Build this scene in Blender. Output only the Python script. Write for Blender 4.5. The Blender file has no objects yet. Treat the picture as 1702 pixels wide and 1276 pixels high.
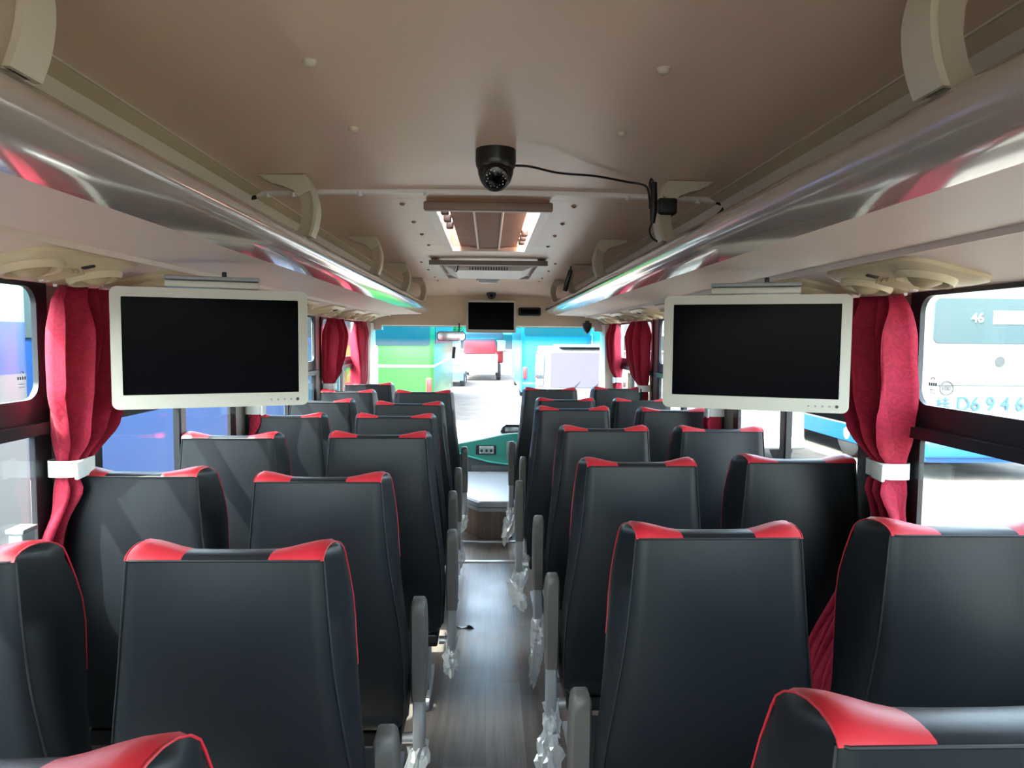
import bpy, bmesh, math, random
from mathutils import Vector, Matrix, noise
random.seed(7)
sc = bpy.context.scene
C = sc.collection
PI = math.pi
Zc = 1.5            # eye height above the aisle floor
GR = -0.9           # ground outside, below the aisle floor

# ------------------------------------------------------------------ camera
FPX = 1180.0
yaw, pitch, roll = math.radians(1.8947), math.radians(-3.7726), math.radians(0.4936)
cam_d = bpy.data.cameras.new('camera'); cam = bpy.data.objects.new('camera', cam_d); C.objects.link(cam)
F = Vector((math.sin(yaw)*math.cos(pitch), math.cos(yaw)*math.cos(pitch), math.sin(pitch)))
R0 = Vector((math.cos(yaw), -math.sin(yaw), 0)); U0 = R0.cross(F)
Rv = math.cos(roll)*R0 + math.sin(roll)*U0; Uv = math.cos(roll)*U0 - math.sin(roll)*R0
m = Matrix((Rv, Uv, -F)).transposed().to_4x4(); m.translation = (0.0046, 0, Zc)
cam.matrix_world = m
cam_d.sensor_fit = 'HORIZONTAL'; cam_d.sensor_width = 36; cam_d.lens = FPX/1702*36
cam_d.clip_start = 0.02; cam_d.clip_end = 500
sc.camera = cam

# ------------------------------------------------------------------ sky, sun, exposure
w = bpy.data.worlds.new('world'); sc.world = w; w.use_nodes = True
nt = w.node_tree
bg = nt.nodes['Background']
sky = nt.nodes.new('ShaderNodeTexSky'); sky.sky_type = 'NISHITA'
sky.sun_disc = False; sky.sun_elevation = math.radians(56); sky.sun_rotation = math.radians(235)
sky.dust_density = 3.0; sky.air_density = 1.0
hsv = nt.nodes.new('ShaderNodeHueSaturation'); hsv.inputs['Saturation'].default_value = .55
nt.links.new(sky.outputs[0], hsv.inputs['Color']); nt.links.new(hsv.outputs[0], bg.inputs[0]); bg.inputs[1].default_value = 0.55
sun_d = bpy.data.lights.new('sun', 'SUN'); sun = bpy.data.objects.new('sun', sun_d); C.objects.link(sun)
sun_d.energy = 3.8; sun_d.angle = math.radians(0.6); sun_d.color = (1, .96, .9)
sun.rotation_euler = Vector((.50, .27, -.82)).to_track_quat('-Z', 'Y').to_euler()
sun.location = (-6, -3, 12)
vs = sc.view_settings
vs.view_transform = 'Standard'; vs.look = 'None'; vs.gamma = 1; vs.use_curve_mapping = False
vs.exposure = 3.0
sc.cycles.diffuse_bounces = 8; sc.cycles.transparent_max_bounces = 32; sc.cycles.max_bounces = 16

# ------------------------------------------------------------------ materials
MATS = {}
def mat(name, col, rough=.5, metal=0, bump=0, bscale=60, var=0, vscale=3, spec=.5, coat=0, stretch=None):
    if name in MATS: return MATS[name]
    M = bpy.data.materials.new(name); M.use_nodes = True
    n = M.node_tree.nodes; l = M.node_tree.links; b = n['Principled BSDF']
    b.inputs['Base Color'].default_value = (*col, 1); b.inputs['Roughness'].default_value = rough
    b.inputs['Metallic'].default_value = metal; b.inputs['Specular IOR Level'].default_value = spec
    b.inputs['Coat Weight'].default_value = coat; b.inputs['Coat Roughness'].default_value = .08
    tc = n.new('ShaderNodeTexCoord'); src = tc.outputs['Object']
    if stretch:
        mp = n.new('ShaderNodeMapping'); mp.inputs['Scale'].default_value = stretch
        l.new(src, mp.inputs[0]); src = mp.outputs[0]
    if bump:
        t = n.new('ShaderNodeTexNoise'); t.inputs['Scale'].default_value = bscale; t.inputs['Detail'].default_value = 4
        l.new(src, t.inputs['Vector'])
        bp = n.new('ShaderNodeBump'); bp.inputs['Strength'].default_value = bump; bp.inputs['Distance'].default_value = .004
        l.new(t.outputs[0], bp.inputs['Height']); l.new(bp.outputs[0], b.inputs['Normal'])
    if var:
        t2 = n.new('ShaderNodeTexNoise'); t2.inputs['Scale'].default_value = vscale; t2.inputs['Detail'].default_value = 5
        l.new(src, t2.inputs['Vector'])
        rp = n.new('ShaderNodeValToRGB')
        rp.color_ramp.elements[0].position = .3; rp.color_ramp.elements[1].position = .7
        rp.color_ramp.elements[0].color = (*[c*(1-var) for c in col], 1)
        rp.color_ramp.elements[1].color = (*[min(1, c*(1+var)) for c in col], 1)
        l.new(t2.outputs[0], rp.inputs[0]); l.new(rp.outputs[0], b.inputs['Base Color'])
    MATS[name] = M
    return M
def glass(name, tint=(.93, .97, .96), refl=1.0, haze=0.02, band=None):
    """thin pane: clear with fresnel reflection, a little dust; band=(z0,z1,colour) is a tinted sun strip in the glass"""
    if name in MATS: return MATS[name]
    M = bpy.data.materials.new(name); M.use_nodes = True
    n = M.node_tree.nodes; l = M.node_tree.links
    n.remove(n['Principled BSDF']); out = n['Material Output']
    tr = n.new('ShaderNodeBsdfTransparent'); tr.inputs[0].default_value = (*tint, 1)
    gl = n.new('ShaderNodeBsdfGlossy'); gl.inputs['Roughness'].default_value = .02
    df = n.new('ShaderNodeBsdfDiffuse'); df.inputs[0].default_value = (.8, .8, .78, 1)
    lw = n.new('ShaderNodeLayerWeight'); lw.inputs[0].default_value = .5
    pw = n.new('ShaderNodeMath'); pw.operation = 'POWER'; pw.inputs[1].default_value = 5; l.new(lw.outputs['Facing'], pw.inputs[0])
    fr = n.new('ShaderNodeMath'); fr.operation = 'MULTIPLY_ADD'; fr.inputs[1].default_value = .9; fr.inputs[2].default_value = .03; l.new(pw.outputs[0], fr.inputs[0])
    mx = n.new('ShaderNodeMixShader'); l.new(fr.outputs[0], mx.inputs[0]); l.new(tr.outputs[0], mx.inputs[1]); l.new(gl.outputs[0], mx.inputs[2])
    m2 = n.new('ShaderNodeMixShader'); l.new(mx.outputs[0], m2.inputs[1]); l.new(df.outputs[0], m2.inputs[2])
    tc = n.new('ShaderNodeTexCoord'); nz = n.new('ShaderNodeTexNoise'); nz.inputs['Scale'].default_value = 6; nz.inputs['Detail'].default_value = 6
    l.new(tc.outputs['Object'], nz.inputs['Vector'])
    mr = n.new('ShaderNodeMapRange'); mr.inputs[1].default_value = .35; mr.inputs[2].default_value = .8
    mr.inputs[3].default_value = haze*.4; mr.inputs[4].default_value = haze*2
    l.new(nz.outputs[0], mr.inputs[0]); l.new(mr.outputs[0], m2.inputs[0])
    if band:
        sp = n.new('ShaderNodeSeparateXYZ'); l.new(tc.outputs['Object'], sp.inputs[0])
        m3 = n.new('ShaderNodeMapRange'); m3.inputs[1].default_value = band[0]; m3.inputs[2].default_value = band[1]
        l.new(sp.outputs[2], m3.inputs[0])
        mc = n.new('ShaderNodeMix'); mc.data_type = 'RGBA'
        mc.inputs[6].default_value = (*tint, 1); mc.inputs[7].default_value = (*band[2], 1)
        l.new(m3.outputs[0], mc.inputs[0]); l.new(mc.outputs[2], tr.inputs[0])
    l.new(m2.outputs[0], out.inputs[0])
    MATS[name] = M
    return M
def film(name):
    if name in MATS: return MATS[name]
    M = bpy.data.materials.new(name); M.use_nodes = True
    n = M.node_tree.nodes; l = M.node_tree.links
    n.remove(n['Principled BSDF']); out = n['Material Output']
    tr = n.new('ShaderNodeBsdfTransparent'); gl = n.new('ShaderNodeBsdfGlossy'); gl.inputs['Roughness'].default_value = .2
    df = n.new('ShaderNodeBsdfDiffuse'); df.inputs[0].default_value = (.75, .78, .78, 1)
    a = n.new('ShaderNodeMixShader'); a.inputs[0].default_value = .45; l.new(df.outputs[0], a.inputs[1]); l.new(gl.outputs[0], a.inputs[2])
    b = n.new('ShaderNodeMixShader'); b.inputs[0].default_value = .6; l.new(tr.outputs[0], b.inputs[1]); l.new(a.outputs[0], b.inputs[2])
    l.new(b.outputs[0], out.inputs[0]); MATS[name] = M
    return M
def curtain_mat():
    M = mat('curtain_red', (.42, .006, .035), .75, bump=.15, bscale=120)
    n = M.node_tree.nodes; l = M.node_tree.links; b = n['Principled BSDF']
    tc = n.new('ShaderNodeTexCoord'); v = n.new('ShaderNodeTexNoise'); v.inputs['Scale'].default_value = 28; v.inputs['Detail'].default_value = 3
    v.inputs['Distortion'].default_value = 3.5
    l.new(tc.outputs['Object'], v.inputs['Vector'])
    rp = n.new('ShaderNodeValToRGB'); e = rp.color_ramp.elements
    e[0].position = .46; e[0].color = (.50, .010, .05, 1); e[1].position = .54; e[1].color = (.37, .005, .032, 1)
    l.new(v.outputs[0], rp.inputs[0]); l.new(rp.outputs[0], b.inputs['Base Color'])
    b.inputs['Sheen Weight'].default_value = .15
    tl = n.new('ShaderNodeBsdfTranslucent'); tl.inputs[0].default_value = (.5, .01, .04, 1)
    mx = n.new('ShaderNodeMixShader'); mx.inputs[0].default_value = .25
    l.new(b.outputs[0], mx.inputs[1]); l.new(tl.outputs[0], mx.inputs[2]); l.new(mx.outputs[0], n['Material Output'].inputs[0])
    return M
def plank_mat(name, c1, c2, rough, length=1.2, width=.15, along='Y'):
    M = bpy.data.materials.new(name); M.use_nodes = True
    n = M.node_tree.nodes; l = M.node_tree.links; b = n['Principled BSDF']
    tc = n.new('ShaderNodeTexCoord')
    mp = n.new('ShaderNodeMapping')
    if along == 'Y': mp.inputs['Rotation'].default_value = (0, 0, PI/2)
    if along == 'Z': mp.inputs['Rotation'].default_value = (0, PI/2, 0)
    l.new(tc.outputs['Object'], mp.inputs[0])
    br = n.new('ShaderNodeTexBrick'); br.inputs['Scale'].default_value = 1
    br.inputs['Brick Width'].default_value = length; br.inputs['Row Height'].default_value = width
    br.inputs['Mortar Size'].default_value = .002; br.inputs['Color1'].default_value = (*c1, 1); br.inputs['Color2'].default_value = (*c2, 1)
    br.inputs['Mortar'].default_value = (*[c*.6 for c in c1], 1)
    l.new(mp.outputs[0], br.inputs['Vector'])
    m2 = n.new('ShaderNodeMapping'); m2.inputs['Scale'].default_value = (40, 2.5, 40) if along == 'Y' else (40, 40, 2.5)
    l.new(tc.outputs['Object'], m2.inputs[0])
    nz = n.new('ShaderNodeTexNoise'); nz.inputs['Scale'].default_value = 1; nz.inputs['Detail'].default_value = 6
    l.new(m2.outputs[0], nz.inputs['Vector'])
    mx = n.new('ShaderNodeMix'); mx.data_type = 'RGBA'; mx.blend_type = 'MULTIPLY'; mx.inputs[0].default_value = .7
    rp = n.new('ShaderNodeValToRGB'); rp.color_ramp.elements[0].position = .3; rp.color_ramp.elements[0].color = (.55, .55, .55, 1)
    rp.color_ramp.elements[1].position = .7; rp.color_ramp.elements[1].color = (1.25, 1.25, 1.25, 1)
    l.new(nz.outputs[0], rp.inputs[0]); l.new(br.outputs[0], mx.inputs[6]); l.new(rp.outputs[0], mx.inputs[7])
    l.new(mx.outputs[2], b.inputs['Base Color'])
    n3 = n.new('ShaderNodeTexNoise'); n3.inputs['Scale'].default_value = 5; n3.inputs['Detail'].default_value = 5
    l.new(tc.outputs['Object'], n3.inputs['Vector'])
    mr = n.new('ShaderNodeMapRange'); mr.inputs[3].default_value = rough-.1; mr.inputs[4].default_value = rough+.12
    l.new(n3.outputs[0], mr.inputs[0]); l.new(mr.outputs[0], b.inputs['Roughness'])
    if along == 'Y': b.inputs['Specular IOR Level'].default_value = .22; b.inputs['Coat Weight'].default_value = .12; b.inputs['Coat Roughness'].default_value = .27; b.inputs['Coat IOR'].default_value = 1.45
    MATS[name] = M
    return M

vinyl = mat('seat_vinyl', (.0105, .0125, .0150), .38, bump=.12, bscale=16, spec=.28)
redv = mat('red_vinyl', (.48, .016, .027), .45, bump=.05, bscale=250)
thread = mat('seam_thread', (.006, .007, .009), .6)
armp = mat('armrest_plastic', (.105, .098, .088), .5, bump=.05, bscale=250)
armg = mat('bracket_grey', (.27, .28, .29), .45)
frameblk = mat('window_rubber', (.012, .013, .015), .35)
ceilm = mat('ceiling_beige', (.76, .575, .435), .36, bump=.10, bscale=90)
rackb = mat('rack_beige', (.74, .62, .52), .5, bump=.05, bscale=120)
pearl = mat('rack_pearl', (.50, .44, .39), .17, metal=.2, coat=.8)
cream = mat('cream_plastic', (.56, .50, .38), .42)
creamd = mat('cream_shade', (.50, .42, .27), .45)
wallm = mat('wall_grey', (.34, .32, .29), .55, bump=.05, bscale=100)
bezel = mat('monitor_bezel', (.52, .50, .43), .35)
screen = mat('screen_black', (.0015, .0015, .003), .15, spec=.015)
blackp = mat('black_plastic', (.008, .008, .009), .32)
tape = mat('black_tape', (.010, .010, .011), .5, bump=.3, bscale=60)
whitep = mat('white_plastic', (.78, .78, .76), .4)
steel = mat('aluminium', (.62, .63, .64), .3, metal=.8)
hatchm = mat('hatch_brown', (.40, .215, .14), .6, spec=.1, var=.12, vscale=2, stretch=(1, 12, 1))
dashl = mat('dash_light_grey', (.26, .26, .27), .4)
dashg = mat('dash_green', (.02, .20, .155), .3)
dashd = mat('dash_dark', (.045, .055, .065), .5)
lidm = mat('engine_lid', (.30, .31, .32), .35, bump=.04, bscale=80)
floorm = plank_mat('floor_planks', (.20, .165, .14), (.135, .115, .10), .33)
woodm = plank_mat('dark_wood', (.15, .095, .065), (.12, .078, .055), .4, length=1.5, width=.3, along='Z')
tieb = mat('tieback_white', (.72, .75, .73), .6)
filmm = film('plastic_film')
gl_side = glass('side_glass', (.90, .96, .95), haze=.008)
gl_front = glass('windscreen_glass', (.90, .96, .95), haze=.045, band=(Zc-.12, Zc-.02, (.03, .50, .68)))
curt = curtain_mat()
sand = mat('sand_ground', (.078, .066, .053), .95, bump=1, bscale=5, var=.35, vscale=2.5)

# ------------------------------------------------------------------ mesh helpers
class MB:
    def __init__(s): s.v = []; s.f = []
    def add(s, vs, fs):
        o = len(s.v); s.v += [tuple(v) for v in vs]; s.f += [tuple(i+o for i in f) for f in fs]; return s
    def box(s, c, d, rz=0, rx=0, ry=0):
        M = Matrix.Rotation(rz, 3, 'Z') @ Matrix.Rotation(ry, 3, 'Y') @ Matrix.Rotation(rx, 3, 'X'); c = Vector(c)
        vs = [c + M @ Vector((x*d[0]/2, y*d[1]/2, z*d[2]/2)) for x in (-1, 1) for y in (-1, 1) for z in (-1, 1)]
        return s.add(vs, [(0,1,3,2),(4,6,7,5),(0,4,5,1),(2,3,7,6),(0,2,6,4),(1,5,7,3)])
    def b(s, x0, x1, y0, y1, z0, z1):
        return s.box(((x0+x1)/2, (y0+y1)/2, (z0+z1)/2), (x1-x0, y1-y0, z1-z0))
    def rbox(s, c, d, r=.01, seg=3, rz=0, rx=0, ry=0):
        bm = bmesh.new(); bmesh.ops.create_cube(bm, size=1)
        for v in bm.verts: v.co = Vector((v.co.x*d[0], v.co.y*d[1], v.co.z*d[2]))
        bmesh.ops.bevel(bm, geom=bm.edges[:], offset=min(r, min(d)*.49), segments=seg, affect='EDGES', profile=.5)
        M = Matrix.Translation(c) @ (Matrix.Rotation(rz, 4, 'Z') @ Matrix.Rotation(ry, 4, 'Y') @ Matrix.Rotation(rx, 4, 'X'))
        bm.verts.index_update()
        s.add([M @ v.co for v in bm.verts], [[v.index for v in f.verts] for f in bm.faces]); bm.free(); return s
    def tube(s, pts, r, n=8, caps=True):
        pts = [Vector(p) for p in pts]; rings = []
        t0 = (pts[1]-pts[0]).normalized(); up = Vector((0, 0, 1)) if abs(t0.z) < .9 else Vector((1, 0, 0))
        nrm = t0.cross(up).normalized()
        for i, p in enumerate(pts):
            t = (pts[min(i+1, len(pts)-1)]-pts[max(i-1, 0)]).normalized()
            nrm = (nrm - t*nrm.dot(t)).normalized(); bn = t.cross(nrm)
            rr = r[i] if isinstance(r, (list, tuple)) else r
            rings.append([p + (nrm*math.cos(a)+bn*math.sin(a))*rr for a in [2*PI*k/n for k in range(n)]])
        return s.loft(rings, caps)
    def loft(s, rings, caps=True, closed=True):
        n = len(rings[0]); o = len(s.v)
        for r in rings: s.v += [tuple(p) for p in r]
        for i in range(len(rings)-1):
            for k in range(n if closed else n-1):
                a = o+i*n+k; b_ = o+i*n+(k+1) % n
                s.f.append((a, b_, b_+n, a+n))
        if caps and closed:
            s.f.append(tuple(o+k for k in range(n))[::-1]); s.f.append(tuple(o+(len(rings)-1)*n+k for k in range(n)))
        return s
    def cyl(s, c, r, h, axis='Z', n=20, r2=None):
        ax = {'X': Vector((1,0,0)), 'Y': Vector((0,1,0)), 'Z': Vector((0,0,1))}[axis]; c = Vector(c)
        return s.tube([c-ax*h/2, c+ax*h/2], [r, r if r2 is None else r2], n)
    def lathe(s, prof, c=(0, 0, 0), n=24, axis='Z'):
        rings = []
        for (r, h) in prof:
            ring = []
            for k in range(n):
                a = 2*PI*k/n; x, y = r*math.cos(a), r*math.sin(a)
                p = {'Z': (x, y, h), 'Y': (x, h, y), 'X': (h, x, y)}[axis]
                ring.append((c[0]+p[0], c[1]+p[1], c[2]+p[2]))
            rings.append(ring)
        return s.loft(rings)
    def prism(s, poly, a0, a1, plane='XZ'):
        """poly 2D extruded along the third axis"""
        f = {'XZ': lambda p, t: (p[0], t, p[1]), 'YZ': lambda p, t: (t, p[0], p[1]), 'XY': lambda p, t: (p[0], p[1], t)}[plane]
        return s.loft([[f(p, a0) for p in poly], [f(p, a1) for p in poly]])
    def ring(s, outer, inner, a0, a1, plane='XZ'):
        """frame: two loops with equal point counts, extruded"""
        f = {'XZ': lambda p, t: (p[0], t, p[1]), 'YZ': lambda p, t: (t, p[0], p[1]), 'XY': lambda p, t: (p[0], p[1], t)}[plane]
        n = len(outer); o = len(s.v)
        for lp, t in ((outer, a0), (inner, a0), (inner, a1), (outer, a1)): s.v += [f(p, t) for p in lp]
        for j in range(4):
            for k in range(n):
                a = o+j*n+k; b_ = o+j*n+(k+1) % n; c_ = o+((j+1) % 4)*n+(k+1) % n; d_ = o+((j+1) % 4)*n+k
                s.f.append((a, b_, c_, d_))
        return s
    def mesh(s, name, m, smooth=40):
        me = bpy.data.meshes.new(name); me.from_pydata(s.v, [], s.f)
        bm = bmesh.new(); bm.from_mesh(me); bmesh.ops.recalc_face_normals(bm, faces=bm.faces[:]); bm.to_mesh(me); bm.free()
        me.materials.append(m)
        if smooth:
            me.shade_smooth(); me.set_sharp_from_angle(angle=math.radians(smooth))
        return me
    def build(s, name, m, parent=None, smooth=40, loc=None):
        return link(name, s.mesh(name, m, smooth), parent, loc)
def link(name, me, parent=None, loc=None):
    o = bpy.data.objects.new(name, me); C.objects.link(o)
    if parent: o.parent = parent
    if loc: o.location = loc
    return o
def tag(o, label, cat, group=None):
    o['label'] = label; o['category'] = cat
    if group: o['group'] = group
    return o
def thing(name, label, cat, loc=(0, 0, 0), rz=0, group=None):
    o = bpy.data.objects.new(name, None); o.empty_display_size = .1; C.objects.link(o)
    o.location = loc; o.rotation_euler = (0, 0, rz)
    return tag(o, label, cat, group)
def struct(o): o['kind'] = 'structure'; return o
def sroot(name, loc=(0, 0, 0)):
    o = bpy.data.objects.new(name, None); C.objects.link(o); o.location = loc; return struct(o)
def rrect(x0, x1, z0, z1, r, n=5):
    pts = []
    for cx, cz, a0 in ((x1-r, z1-r, 0), (x0+r, z1-r, PI/2), (x0+r, z0+r, PI), (x1-r, z0+r, 1.5*PI)):
        for k in range(n+1):
            a = a0+PI/2*k/n; pts.append((cx+r*math.cos(a), cz+r*math.sin(a)))
    return pts
def interp(tab, x):
    if x <= tab[0][0]: return tab[0][1]
    for (a, va), (b_, vb) in zip(tab, tab[1:]):
        if x <= b_:
            t = (x-a)/(b_-a); return va+(vb-va)*t
    return tab[-1][1]
def sstep(a, b_, x):
    t = max(0, min(1, (x-a)/(b_-a))); return t*t*(3-2*t)
def spline(pts, n=8):
    P = [Vector(p) for p in pts]; out = []
    for i in range(len(P)-1):
        p0 = P[max(i-1, 0)]; p1 = P[i]; p2 = P[i+1]; p3 = P[min(i+2, len(P)-1)]
        for k in range(n):
            t = k/n
            out.append(.5*((2*p1)+(p2-p0)*t+(2*p0-5*p1+4*p2-p3)*t*t+(3*p1-p0-3*p2+p3)*t**3))
    return out+[P[-1]]
def Z(r): return Zc+r        # heights measured from eye level

# ================================================================== THE BUS SHELL
YB, YF = -1.35, 6.95
# floor slab, with kerbs to either side of the aisle
struct(MB().b(-1.28, 1.28, YB, 6.95, -.12, 0).build('floor', floorm))
fl = bpy.data.objects['floor']
for y in (4.66, 5.12):
    MB().rbox((0, y, .004), (.56, .03, .012), .004).build('step_nosing', steel, fl)
# side walls under, between and above the windows
WINY = [(-1.15, .18), (.36, 1.93), (2.14, 3.33), (3.52, 4.88), (5.07, 6.42)]
SILL, WTOP = Z(-.66), Z(.128)
wn = 0
for side, nm in ((-1, 'wall_left'), (1, 'wall_right')):
    root = sroot(nm)
    a, b_ = sorted((side*1.186, side*1.200))
    MB().b(*sorted((side*1.225, side*1.28)), YB, YF, 0, SILL-.02).b(*sorted((side*1.175, side*1.28)), YB, YF, SILL-.02, SILL).build('lower_panel', wallm, root)
    MB().b(a, b_, YB, 6.8, WTOP, Z(.52)).build('cant_rail', rackb, root)
    ys = [YB]+[y for p in WINY for y in p]+[6.80]
    for i in range(0, len(ys), 2):
        MB().b(a, b_, ys[i], ys[i+1], SILL, WTOP).build('pillar', wallm, root)
    # each window: black frame, upper fixed pane, lower sliding panes
    for k, (y0, y1) in enumerate(WINY):
        wn += 1
        r = sroot('window_%d' % wn)
        xi, xo = side*1.176, side*1.190
        za, zb = Z(-.172), Z(-.255)
        fr = MB()
        fr.ring(rrect(y0-.015, y1+.015, zb+.01, WTOP+.005, .004), rrect(y0+.03, y1-.03, za, WTOP-.008, .045), xi, xo, 'YZ')
        fr.build('upper_frame', frameblk, r, 30)
        MB().b(*sorted((side*1.15, side*1.196)), y0-.015, y1+.015, zb-.008, zb+.022).build('transom_ledge', frameblk, r)
        MB().ring(rrect(y0-.015, y1+.015, SILL-.01, zb-.005, .004), rrect(y0+.055, y1-.055, SILL+.03, zb-.012, .01), xi, xo, 'YZ').build('lower_frame', frameblk, r, 30)
        MB().b(*sorted((side*1.186, side*1.189)), y0+.02, y1-.02, za-.01, WTOP-.005).build('upper_pane', gl_side, r)
        ym = y0+.5*(y1-y0)
        if k > 0:
            MB().b(*sorted((side*1.168, side*1.190)), ym-.017, ym+.002, SILL+.03, zb-.012).build('sash_seal', frameblk, r)
            MB().b(*sorted((side*1.168, side*1.196)), ym+.002, ym+.045, SILL+.03, zb-.012).build('sash_stile', armg, r)
        MB().b(*sorted((side*1.190, side*1.194)), y0+.05, ym+.02, SILL+.025, zb-.01).build('sliding_pane', gl_side, r)
        MB().b(*sorted((side*1.178, side*1.182)), ym+.01, y1-.05, SILL+.025, zb-.01).build('sliding_pane', gl_side, r)
# window latch on the near window of the left wall
t = thing('window_latch', 'grey metal latch block standing on the black frame of the rear left window', 'latch', (-1.165, 1.795, Z(-.62)))
MB().rbox((0, 0, .06), (.035, .05, .13), .004).build('block', armg, t); MB().rbox((0, 0, .128), (.045, .06, .012), .003).build('cap', steel, t)

# ceiling: panels with open joints, hatch openings left free
HX, HY0, HY1 = .205, 2.47, 3.70
ceil = sroot('ceiling')
def cz(x, y):
    z = .455+.016*(1-(x/.74)**2)
    if y > 6.05: z -= .085*((y-6.05)/.65)**1.4
    return Z(z)
def ceil_panel(x0, x1, y0, y1, nx=10, ny=4):
    mb = MB(); rows = []
    for j in range(ny+1):
        y = y0+(y1-y0)*j/ny
        top = [(x0+(x1-x0)*i/nx, y, cz(x0+(x1-x0)*i/nx, y)) for i in range(nx+1)]
        rows.append(top+[(p[0], p[1], p[2]+.02) for p in reversed(top)])
    mb.loft(rows); return mb.build('panel', ceilm, ceil, 30)
ceil_panel(-.74, .74, YB, 2.30); ceil_panel(-.74, .74, 2.306, HY0, ny=1)
ceil_panel(-.74, -HX, HY0+.002, HY1, 4); ceil_panel(HX, .74, HY0+.002, HY1, 4)
ceil_panel(-.74, .74, HY1+.002, 4.27, ny=1); ceil_panel(-.74, .74, 4.275, 6.05); ceil_panel(-.74, .74, 6.054, 6.72, ny=6)
MB().b(-1.25, -HX-.03, YB, 6.75, Z(.5), Z(.56)).b(HX+.03, 1.25, YB, 6.75, Z(.5), Z(.56)).b(-HX-.03, HX+.03, YB, HY0-.03, Z(.5), Z(.56)).b(-HX-.03, HX+.03, HY1+.03, 6.75, Z(.5), Z(.56)).build('roof_skin', whitep, ceil)
bolt_me = MB().lathe([(.0005, -.010), (.006, -.009), (.010, -.006), (.0125, 0)], n=14).mesh('bolt', cream, 50)
bolt_dk = MB().lathe([(.0005, -.008), (.005, -.007), (.008, -.004), (.010, 0)], n=12).mesh('bolt', hatchm, 50)
for y in (1.258, 1.648): 
    for s in (-1, 1): link('bolt', bolt_me, ceil, (s*.305, y, cz(.305, y)))
for y in (2.56, 2.95, 3.30, 3.68):
    for s in (-1, 1): link('bolt', bolt_dk, ceil, (s*.305, y, cz(.305, y)))
for y in (4.5, 5.0, 5.6, 5.95):
    for s in (-1, 1): link('bolt', bolt_dk, ceil, (s*.42, y, cz(.42, y)))

# rear wall behind the viewer, unseen; its window enlarged to bring in more light
rw = sroot('wall_rear')
MB().b(-1.25, 1.25, YB-.06, YB, 0, Z(-.62)).b(-1.25, 1.25, YB-.06, YB, Z(.3), Z(.52)).b(-1.25, -1.13, YB-.06, YB, Z(-.62), Z(.3)).b(1.13, 1.25, YB-.06, YB, Z(-.62), Z(.3)).build('panel', rackb, rw)
r = sroot('window_rear'); MB().b(-1.14, 1.14, YB-.035, YB-.03, Z(-.63), Z(.31)).build('pane', gl_side, r)

# front: header, A-pillars, windscreen
fw = sroot('wall_front')
hd = MB(); rows = []
for i in range(9):
    x = -1.0+2.0*i/8
    rows.append([(x, 6.70, Z(.375)), (x, 6.70, Z(.105)), (x, 6.73, Z(.095)), (x, 6.80, Z(.105)), (x, 6.80, Z(.52)), (x, 6.72, Z(.52))])
hd.loft(rows).build('header_panel', mat('header_beige', (.72, .59, .42), .5), fw)
for s in (-1, 1): MB().b(*sorted((s*1.0, s*1.25)), 6.70, 6.80, Z(.06), Z(.52)).build('header_corner', rackb, fw)
MB().b(-1.25, 1.25, 6.95, 7.05, 0, Z(-1.0)).build('lower_front', dashd, fw)
for s in (-1, 1):
    mb = MB(); x0, x1 = sorted((s*1.10, s*1.25))
    mb.loft([[(x0, 6.56, Z(-1.0)), (x1, 6.56, Z(-1.0)), (x1, 7.05, Z(-1.0)), (x0, 7.05, Z(-1.0))],
             [(s*1.07 if s > 0 else x0, 6.52, Z(.12)), (x1 if s > 0 else -1.07, 6.52, Z(.12)), (x1 if s > 0 else -1.07, 6.78, Z(.12)), (s*1.07 if s > 0 else x0, 6.78, Z(.12))]])
    struct(mb.build('trim_%d' % (1 if s < 0 else 2), rackb))
r = sroot('window_front')
ws = MB(); rows = []
for j in range(7):
    z = .125-1.15*j/6; y = 6.77+.25*j/6
    rows.append([(x, y+.10*(1-(x/1.12)**2), Z(z)) for x in [-1.12+2.24*i/12 for i in range(13)]])
ws.loft(rows, closed=False).build('windscreen_pane', gl_front, r)
MB().b(-1.12, 1.12, 6.755, 6.775, Z(.092), Z(.106)).build('rubber_strip', frameblk, r)
# white exterior trim bar seen beside the left A pillar
t = thing('mirror_arm', 'white wing mirror housing on an arm outside the left end of the windscreen', 'mirror', (-1.16, 7.25, Z(-.65)))
MB().rbox((0, 0, .30), (.07, .12, .52), .03).build('housing', whitep, t); MB().rbox((.0, -.062, .30), (.045, .006, .42), .002).build('mirror_face', mat('mirror', (.5, .52, .58), .05, metal=1), t)
MB().tube([(0, 0, .1), (.02, -.08, .0), (.05, -.16, -.1)], .015).build('arm', blackp, t)

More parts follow.
